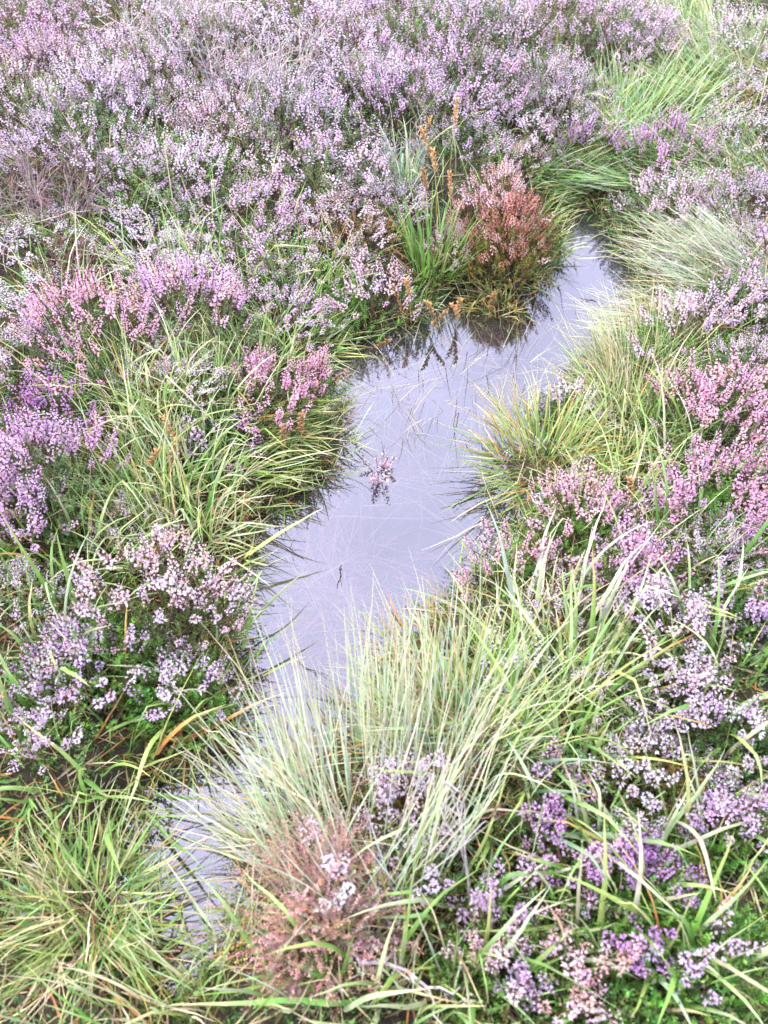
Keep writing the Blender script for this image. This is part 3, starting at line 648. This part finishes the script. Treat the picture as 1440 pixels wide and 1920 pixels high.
tussock('leafy_clump', 'bright green strap leaf clump at the head of the pool beside the seed heads', 'leaf clump', 810, 470, .10, n=130, R=.07, L=(.18, .34), W=(.003, .005), lean=(0, .6), bend=(.1, .8),
        mix=dict(fresh=4, green=2), tipmix=dict(fresh=3, straw=1), nbig=50, bigW=(.005, .009), bigL=(.18, .34))
tussock('leafy_clump', 'small pale green leaf clump above the bright green clump', 'leaf clump', 760, 310, .10, n=40, R=.06, L=(.16, .3), W=(.003, .005), lean=(0, .6), bend=(.1, .8), mix=dict(blue=3, pale=2), tipmix=dict(pale=3), nbig=22)
tussock('sunken_sedge', 'olive brown sedge half sunken in the dark reflection of the russet bush', 'sedge', 945, 575, .0, n=260, R=.06, L=(.12, .22), W=(.002, .004), lean=(.5, 1.2), bend=(.1, .5), pos=(*at(935, 565)[:2], -.025), hug=False,
        mix=dict(olive=4, yellow=2, orange=1), tipmix=dict(yellow=2, orange=1, straw=1), comb=-2.0, combw=.5)
mats = [(1070, 290, .9, 'blue', 'green flattened grass mat around the small round violet tuft', -.15), (1220, 215, 1.2, 'blue', 'pale green flattened grass swept across the upper right gap', .3),
        (1330, 130, 1.1, 'straw', 'dry straw grass at the upper right, below the corner', 2.6), (1280, 30, 1.2, 'straw', 'yellowish grass in the gap at the top right', 2.2),
        (1150, 190, .9, 'grey', 'grey green grass tuft among the upper right heather', 1.8), (1000, 170, .9, 'pale', 'wispy grass in the greenish mauve heather', 1.9),
        (1390, 300, .9, 'white', 'whitish dry grass sweeping down at the right edge', 2.9), (1330, 400, .9, 'straw', 'straw grass above the draped mat on the right', 2.8),
        (1075, 325, .5, 'green', 'short green grass at the very head of the pool', 3.5), (1420, 100, 1., 'white', 'whitish grass at the upper right edge', 2.4), (1210, 300, .8, 'pale', 'dry pale grass between the two violet bushes on the right', 2.9)]
for x, y, s, k, lab, cb in mats:
    tussock('grass_mat', lab, 'grass mat', x, y, .07, n=460, R=.15 * s, L=(.18 * s, .34 * s), W=(.0018, .0034), lean=(.5, 1.35), bend=(.2, .9), mix={k: 3, 'fresh': 4, 'yellow': 1, 'blue': 3, 'pale': 1},
            tipmix=dict(straw=2, pale=3, fresh=2), comb=cb, combw=.6, group='flattened grass at the upper right', tip_from=.35)

broad = [  # broad-bladed purple moor grass: x, y, lift, fine, blades, lean, label, palette
 (300, 470, .16, 60, 34, .5, 'pale bladed grass tuft on the upper left slope above the broad lilac bush', 'p'),
 (420, 430, .14, 50, 16, .5, 'thin grass tuft between lilac bushes on the upper left slope', 'g'),
 (90, 540, .14, 50, 18, .6, 'long pale blades rising at the left edge by the bright pink bush', 'p'),
 (230, 690, .12, 120, 40, .8, 'straw coloured grass arching left below the bright pink bush', 's'),
 (360, 720, .12, 120, 36, .8, 'yellow green grass below the broad lilac bush', 'y'),
 (470, 660, .10, 120, 26, .7, 'fresh green grass between the broad lilac bush and the pool', 'g'),
 (560, 615, .08, 160, 22, .8, 'yellow green grass on the upper left shore', 'y'),
 (560, 500, .10, 120, 20, .7, 'fine green grass in pale heather on the left slope', 'g'),
 (240, 850, .12, 140, 40, .8, 'arching yellow green grass right of the tall lilac bush', 'y'),
 (330, 870, .10, 130, 40, .9, 'dense tangle of pale arching grass left of the pool', 's'),
 (360, 905, .08, 120, 34, .9, 'pale green grass leaning over the left shore', 'y'),
 (300, 980, .10, 120, 36, .9, 'straw and green grass above the pink and cream cushion', 's'),
 (365, 1010, .08, 70, 20, .6, 'upright yellow green blades right of the pink and cream cushion', 'y'),
 (120, 1030, .10, 100, 30, .7, 'green and orange blades above the lilac dotted heather at the left', 'o'),
 (60, 1180, .10, 80, 22, .7, 'green blades at the left edge beside the lilac dotted heather', 'g'),
 (60, 1420, .10, 180, 22, .9, 'green and reddish grass at the left edge below the pale heather', 'o'),
 (220, 1430, .05, 60, 10, 1.0, 'tangled orange tipped grass left of the dead leaf', 'o'),
 (400, 1270, .06, 30, 12, 1.1, 'few long green blades bending over the lower left corner of the pool', 'g'),
 (1200, 800, .08, 200, 26, .9, 'yellow green grass right of the islet', 'y'),
 (1180, 920, .10, 120, 26, .9, 'yellow grass arching above the pink shore heather on the right', 'y'),
 (1330, 840, .12, 50, 14, .7, 'few long blades between the pink bushes at the right edge', 'p'),
 (1280, 1030, .12, 80, 26, .7, 'upright green blades on the right bank', 'g'),
 (1050, 1170, .10, 100, 26, .8, 'pale blades bending over the hollow on the right bank', 'p'),
 (1000, 1330, .12, 180, 40, .8, 'lush green grass right of the pale rushes', 'f'),
 (1120, 1260, .12, 140, 36, .8, 'bright green blades below the hollow on the right bank', 'f'),
 (1390, 1230, .12, 90, 28, .7, 'tall fresh blades at the right edge of the middle foreground', 'f'),
 (1330, 1400, .12, 60, 20, .9, 'long blades between the pale tufts near the right edge', 'f'),
 (1080, 1430, .10, 160, 26, .9, 'green grass above the violet patch in the right foreground', 'f'),
 (900, 1440, .12, 200, 30, .8, 'bluish green grass behind the grey twisted stem', 'b'),
 (880, 1680, .10, 60, 18, 1.1, 'long arching blades crossing the dark foreground greenery', 'f'),
 (1180, 1640, .10, 40, 20, 1.0, 'long blades standing over the purple patches', 'f'),
 (1370, 1680, .10, 40, 22, 1.1, 'wide blades arching in from the lower right edge', 'f'),
 (760, 1780, .10, 140, 30, .9, 'green blades right of the brown withered heather at the bottom', 'g'),
 (620, 1880, .10, 120, 20, .7, 'fresh green blades under the brown withered heather at the bottom edge', 'f'),
 (1230, 1840, .08, 50, 18, 1.1, 'bent straw and green blades at the bottom right', 's'),
 (1400, 1850, .08, 50, 16, 1.1, 'tangled blades in the bottom right corner', 'o'),
 (850, 1890, .08, 60, 16, 1.0, 'few straw blades at the bottom edge left of the cream heather', 's'),
]
BM = dict(p=dict(pale=4, yellow=1, grey=2, white=1), g=dict(green=2, fresh=3, yellow=1, pale=1), s=dict(straw=2, yellow=2, pale=3, fresh=2, green=1, white=.5), y=dict(yellow=3, fresh=3, pale=3, green=1), o=dict(fresh=3, green=2, yellow=1, orange=1.4),
          f=dict(fresh=4, yellow=2, green=2, pale=2), b=dict(blue=4, fresh=2, pale=2))
for x, y, lf, nf, nb, ln, lab, pl in broad:
    tussock('moor_grass', lab, 'grass', x, y, lf, n=int(nf * (1.5 if y < 1000 else 1.0 if y < 1350 else .45)), R=.12, L=(.12, .26), W=(.0020, .0038), lean=(0, ln), bend=(.2, 1.5), mix=BM[pl], tipmix=dict(straw=2, pale=3, orange=.7, yellow=2),
            nbig=nb, bigW=(.005, .0115) if y > 1000 else (.0032, .0068), bigL=(.18, .38), group='broad bladed moor grass around the pool', kink=.15)

# ------------------------------------------------------------------ seed heads of bog asphodel
heads = [(810, 325, .30, 'tallest yellow seed head above the bright green leaf clump'), (825, 305, .30, 'orange seed head just right of the tallest yellow one'), (850, 360, .26, 'pale orange seed head beside the russet bush'),
         (850, 212, .26, 'orange seed head high up below the vivid violet heather'), (771, 242, .24, 'blunt orange seed head left of the high orange one'), (826, 266, .24, 'rusty seed head below the high orange one'),
         (766, 575, .14, 'orange seed head at the shore, leftmost of those at the head of the pool'), (795, 612, .15, 'low orange seed head standing in water, lowest of its cluster'),
         (820, 568, .18, 'thick orange seed head in the middle of the cluster in the water'), (854, 580, .17, 'slim orange seed head right of the thick one'), (864, 602, .15, 'short orange seed head under the slim one'),
         (912, 618, .14, 'small yellowish seed head, rightmost of those standing in the water'), (773, 540, .16, 'upper orange seed head on the shore left of the water cluster'), (685, 645, .08, 'orange seed head lying low at the left shore'),
         (560, 790, .14, 'orange brown seed head in the golden combed grass'), (268, 845, .14, 'faded orange seed head in grass, leftmost of three'), (300, 862, .14, 'faded orange seed head in grass, rightmost of three'), (335, 812, .15, 'faded orange seed head, uppermost of three'),
         (525, 820, .12, 'small yellow brown seed head left of the combed grass fringe'), (1190, 915, .12, 'small rusty seed head in grass right of the islet'), (455, 968, .10, 'tiny orange seed head at the left shore')]
for x, y, h, lab in heads:
    h *= .8; p = place(x, y, h); p = np.array([p[0], p[1], max(p[2], -.06)]); hh = at(x, y, 0)
    tip = h + .03
    t = thing('bog_asphodel', lab, 'seed head', p, 'bog asphodel seed heads')
    ln = rng.normal(0, .03, 2); u = np.linspace(0, 1, 6)
    P = np.stack([ln[0] * u ** 2, ln[1] * u ** 2, -.02 + (tip + .02) * u], 1)[None]
    mb = MB(); tubes(mb, P, np.linspace(.0018, .001, 6)[None], np.array([[.42, .30, .12]]), 0, 5); link('stem', mb.mesh('stem', [M_SEED]), t)
    n = 26; v = np.linspace(0, 1, n); hd = MB(); L = rng.uniform(.045, .07)
    fr = (tip - L * (1 - v)) / tip
    pos = np.stack([ln[0] * fr ** 2, ln[1] * fr ** 2, tip - L * (1 - v)], 1); a = np.arange(n) * 2.4
    D = np.stack([np.cos(a), np.sin(a), np.full(n, 1.1)], 1)
    scatter(hd, CPV, CPF, pos, D, rng.uniform(.009, .014, n), jit(np.array((.44, .27, .12)) * rng.uniform(.6, 1.25), n, .2)); link('seed_pods', hd.mesh('seed_pods', [M_SEED]), t)

# ------------------------------------------------------------------ twigs, dead leaf, floating and drowned grass
def stick(name, pts, r, colr, label, cat='twig', side=3, group=None):
    P = np.array(pts); o0 = P[0].copy()
    mb = MB(); n = 10; u = np.linspace(0, 1, len(P)); uu = np.linspace(0, 1, n)
    Q = np.stack([np.interp(uu, u, P[:, k]) for k in range(3)], 1) + np.vstack([np.zeros(3), rng.normal(0, r * 1.6, (n - 2, 3)), np.zeros(3)])
    Q -= o0; tubes(mb, Q[None], np.linspace(r, r * .4, n)[None], np.array([colr]), 0, 6)
    br = []
    for _ in range(side):
        j = rng.integers(3, n - 1); d = Q[j] - Q[j - 1]; d = d / np.linalg.norm(d) + rng.normal(0, .5, 3); d /= np.linalg.norm(d); Lb = rng.uniform(.03, .08)
        br.append(np.stack([Q[j] + d * Lb * s + rng.normal(0, .004, 3) * s for s in np.linspace(0, 1, 4)]))
    if br: tubes(mb, np.array(br), np.linspace(r * .55, r * .25, 4)[None] * np.ones((len(br), 1)), jit(colr, len(br), .1), 0, 5)
    return thing(name, label, cat, o0, group, mb.mesh(name, [M_WOOD]))
G = lambda x, y, l: np.array([*place(x, y, l)[:2], place(x, y, l)[2] + l])
stick('bare_stem', [G(880, 1690, .02), G(862, 1590, .12), G(845, 1500, .22), G(835, 1440, .30)], .0030, (.36, .33, .32), 'grey twisted bare stem standing in the centre foreground', 'stem', 7)
stick('bare_stem', [G(870, 1650, .02), G(870, 1560, .15), G(850, 1470, .25)], .0022, (.36, .33, .32), 'thinner grey bare stem beside the twisted one', 'stem', 5)
stick('fallen_stem', [G(650, 1790, .05), G(700, 1800, .08), G(790, 1840, .05), G(840, 1880, .03)], .004, (.42, .36, .36), 'grey woody stem lying under the brown withered heather', 'stem', 6)
stick('fallen_stem', [G(720, 1700, .04), G(740, 1780, .06), G(680, 1830, .04)], .003, (.42, .36, .36), 'short grey stem crossing the lying woody stem', 'stem', 5)
for a, b, lab in [((470, 1130), (540, 1150), 'dark twig poking into the water from the pink and cream cushion'), ((500, 1005), (600, 1075), 'dark thin twig in the water by the left shore'), ((560, 960), (585, 1010), 'short dark twig at the left shore bend'),
                  ((890, 925), (820, 980), 'dark twig on the water left of the right shore heather'), ((640, 1060), (630, 1130), 'dark drowned stalk in the middle of the lower pool'), ((1090, 560), (1140, 575), 'dark twig floating below the draped grass'),
                  ((560, 1240), (620, 1300), 'dark twig on the water behind the rush clump')]:
    pa, pb = at(*a, .006), at(*b, -.006); stick('floating_twig', [pa, (pa + pb) / 2 + [0, .01, .002], pb], .0013, (.05, .04, .035), lab, 'twig', 2, 'dark twigs in the pool')
p = place(335, 1370, .03); lm = MB()
uu, vv = np.meshgrid(np.linspace(-1, 1, 5), np.linspace(0, 1, 9)); wl = .012 * np.sin(np.pi * np.clip(vv, .03, .98)) ** .7
lm.add(np.stack([uu * wl, (vv * .085 - .04) * .62, .03 + .014 * uu ** 2 + .012 * np.sin(vv * 5 + uu) + .012 * vv], -1).reshape(-1, 3),
       np.array([[r * 5 + c, r * 5 + c + 1, r * 5 + c + 6, r * 5 + c + 5] for r in range(8) for c in range(4)]), (.22, .09, .05))
thing('dead_leaf', 'reddish brown dead leaf at the lower left shore', 'leaf', p, None, lm.mesh('dead_leaf', [M_SEED]), .5)

def in_pool(K, edge=-.01, box=None):
    out = []
    lo, hi = POOL.min(0), POOL.max(0)
    while len(out) < K:
        q = rng.uniform(lo, hi, (K * 3, 2)); out += list(q[pool_sd(q) < edge])
    return np.array(out[:K])
NB = 150; cb = in_pool(NB, -.03); cb[:34] = [at(rng.normal(620, 70), rng.normal(1120, 60))[:2] for _ in range(34)]; ab = rng.uniform(0, 6.28, NB); k = rng.integers(0, NB, 1100); K = len(k)
q = cb[k] + rng.normal(0, .022, (K, 2)); ok = (pool_sd(q) < -.015) & (q[:, 1] < at(0, 640)[1]); q = q[ok]; k = k[ok]; K = len(q); depth = rng.uniform(-.03, -.005, K)
mb = MB(); L = rng.uniform(.07, .26, K); rose = (rng.random(NB) < np.where(cb[:, 1] < at(0, 1030)[1], .6, .1))[k][:, None]
c1 = np.where(rose, jit((.60, .32, .32), K, .2), jit(pick(dict(straw=3, pale=3, white=2, olive=.5), K), K, .2))
blades(mb, np.hstack([q, depth[:, None]]), ab[k] + rng.normal(0, .55, K), L * 1.25, rng.uniform(.0016, .0050, K), np.full(K, 1.52) + rng.normal(0, .05, K), rng.normal(0, .06, K),
       c1, c1 * 1.1, 9, wander=.07)
mb.v[0][:, 2] = np.minimum(mb.v[0][:, 2], -.003)
o = link('drowned_grass', mb.mesh('drowned_grass', [M_SUB])); o['kind'] = 'stuff'; o['label'] = 'pale drowned grass strands drifting under the pool surface'
K = 12; q = in_pool(K, -.005); mb = MB()
blades(mb, np.hstack([q, np.full((K, 1), .004)]), rng.normal(2.2, 1.2, K), rng.uniform(.06, .2, K), rng.uniform(.0008, .0018, K), np.full(K, 1.54), rng.normal(0, .03, K), jit(pick(dict(white=3, straw=3, pale=2), K), K, .1), jit(pick(dict(white=3), K), K, .1), 6)
o = link('floating_grass', mb.mesh('floating_grass', [M_BLADE])); o['kind'] = 'stuff'; o['label'] = 'loose pale grass blades floating on the pool'
# thin dark stalks standing in the upper pool among the seed heads
K = 230; pts = np.array([at(rng.uniform(600, 1000), rng.uniform(570, 830))[:2] for _ in range(K)]); pts = pts[pool_sd(pts) < .03]; K = len(pts); mb = MB()
blades(mb, np.hstack([pts, np.full((K, 1), -.03)]), rng.uniform(0, 6.28, K), rng.uniform(.05, .17, K), rng.uniform(.001, .0022, K), rng.uniform(0, .9, K), rng.uniform(.1, 1.0, K), jit(pick(dict(olive=2, brown=2, straw=2, pale=2), K), K), jit(pick(dict(straw=2, brown=1), K), K), 6)
o = link('standing_stalks', mb.mesh('standing_stalks', [M_BLADE])); o['kind'] = 'stuff'; o['label'] = 'thin stalks standing in the upper pool among seed heads'

# ------------------------------------------------------------------ ground cover: low green shoots, litter and loose grass everywhere between
BX = np.array(BUSH_XY)
def on_land(K, xr=(-2.6, 2.6), yr=(.1, 5.8), edge=.01, clear=0.):
    q = np.stack([rng.uniform(*xr, K), rng.uniform(*yr, K)], 1)
    q = q[np.abs(q[:, 0]) < .75 * q[:, 1] + 1.1]; q = q[pool_sd(q) > edge]
    if clear:
        d = (np.hypot(q[:, None, 0] - BX[None, :, 0], q[:, None, 1] - BX[None, :, 1]) / (BX[None, :, 2] * clear + 1e-6)).min(1); q = q[d > 1]
    return np.hstack([q, ground(q)[:, None]])
b = np.concatenate([on_land(24000), on_land(15000, (-1.5, 1.5), (-.2, 1.7))]); mb = MB(); K = len(b)
D = rng.normal(0, .45, (K, 3)) + [0, 0, 1]
add_shoots(mb, b - [0, 0, .005], D, rng.uniform(.04, .13, K) * np.clip(pool_sd(b[:, :2]) / .15, .35, 1), 9, (.10, .185, .05), lsz=(.007, .012))
o = link('low_shoots', mb.mesh('low_shoots', [M_LEAF])); o['kind'] = 'stuff'; o['label'] = 'low green shoots and moss filling the gaps'
b = np.concatenate([on_land(6000, clear=.95, edge=.04), on_land(2600, (-2, 2), (1.2, 4.2), edge=.1)]); b = b[rng.random(len(b)) < np.clip((b[:, 1] - .2) / 1.0, .25, 1)]; K = len(b); mb = MB()
blades(mb, b - [0, 0, .01], rng.uniform(0, 6.28, K), rng.uniform(.10, .28, K), rng.uniform(.0025, .006, K), rng.uniform(0, .9, K), rng.uniform(.2, 1.6, K), jit(pick(dict(green=3, fresh=3, yellow=2, straw=1, pale=1), K), K), jit(pick(dict(straw=3, pale=1, orange=1), K), K), 6)
o = link('scattered_grass', mb.mesh('scattered_grass', [M_BLADE])); o['kind'] = 'stuff'; o['label'] = 'scattered grass blades growing between the plants'
b = np.concatenate([on_land(5000, edge=-.03), on_land(7000, (-1.3, 1.3), (-.1, 1.7), edge=-.06)]); K = len(b); mb = MB()
blades(mb, b + [0, 0, .004], rng.uniform(0, 6.28, K), rng.uniform(.04, .14, K), rng.uniform(.0015, .004, K), rng.uniform(1.3, 1.6, K), rng.normal(0, .1, K), jit(pick(dict(straw=2, brown=4, orange=1.5, olive=2), K), K), jit(pick(dict(straw=2, brown=2), K), K), 4)
o = link('litter', mb.mesh('litter', [M_BLADE])); o['kind'] = 'stuff'; o['label'] = 'brown and straw plant litter on the peat'

# fringe: short blades and moss hanging from the bank into the water
pts = []
A = POOL; B = np.roll(POOL, -1, 0)
for a_, b_ in zip(A, B):
    n = int(np.hypot(*(b_ - a_)) * 420); u = rng.random((n, 1)); pts.append(a_ + (b_ - a_) * u + rng.normal(0, .028, (n, 2)))
q = np.concatenate(pts); e = .01
gr = np.stack([pool_sd(q + [e, 0]) - pool_sd(q - [e, 0]), pool_sd(q + [0, e]) - pool_sd(q - [0, e])], 1)
K = len(q); b = np.hstack([q, np.maximum(ground(q), -.02)[:, None]]); azm = np.arctan2(-gr[:, 1], -gr[:, 0]) + rng.normal(0, .8, K); mb = MB()
blades(mb, b - [0, 0, .005], azm, rng.uniform(.03, .13, K), rng.uniform(.0018, .0042, K), rng.uniform(.2, 1.2, K), rng.uniform(.2, 1.2, K), jit(pick(dict(green=3, fresh=2, yellow=4, pale=2, brown=1.5, orange=.6), K), K), jit(pick(dict(straw=3, yellow=3, brown=.6), K), K), 5, floor=np.full(K, .001))
o = link('shore_fringe', mb.mesh('shore_fringe', [M_BLADE])); o['kind'] = 'stuff'; o['label'] = 'short grass fringe hanging from the bank into the pool'
mb = MB(); k = rng.random(K) < .8; D = np.hstack([-gr[k] * 25, np.full((k.sum(), 1), 1.)]) + rng.normal(0, .5, (k.sum(), 3))
add_shoots(mb, b[k] + rng.normal(0, .01, (k.sum(), 3)) * [1, 1, 0], D, rng.uniform(.02, .06, k.sum()), 9, (.10, .12, .035), lsz=(.006, .011))
o = link('bank_moss', mb.mesh('bank_moss', [M_LEAF])); o['kind'] = 'stuff'; o['label'] = 'moss and tiny shoots covering the edge of the bank'
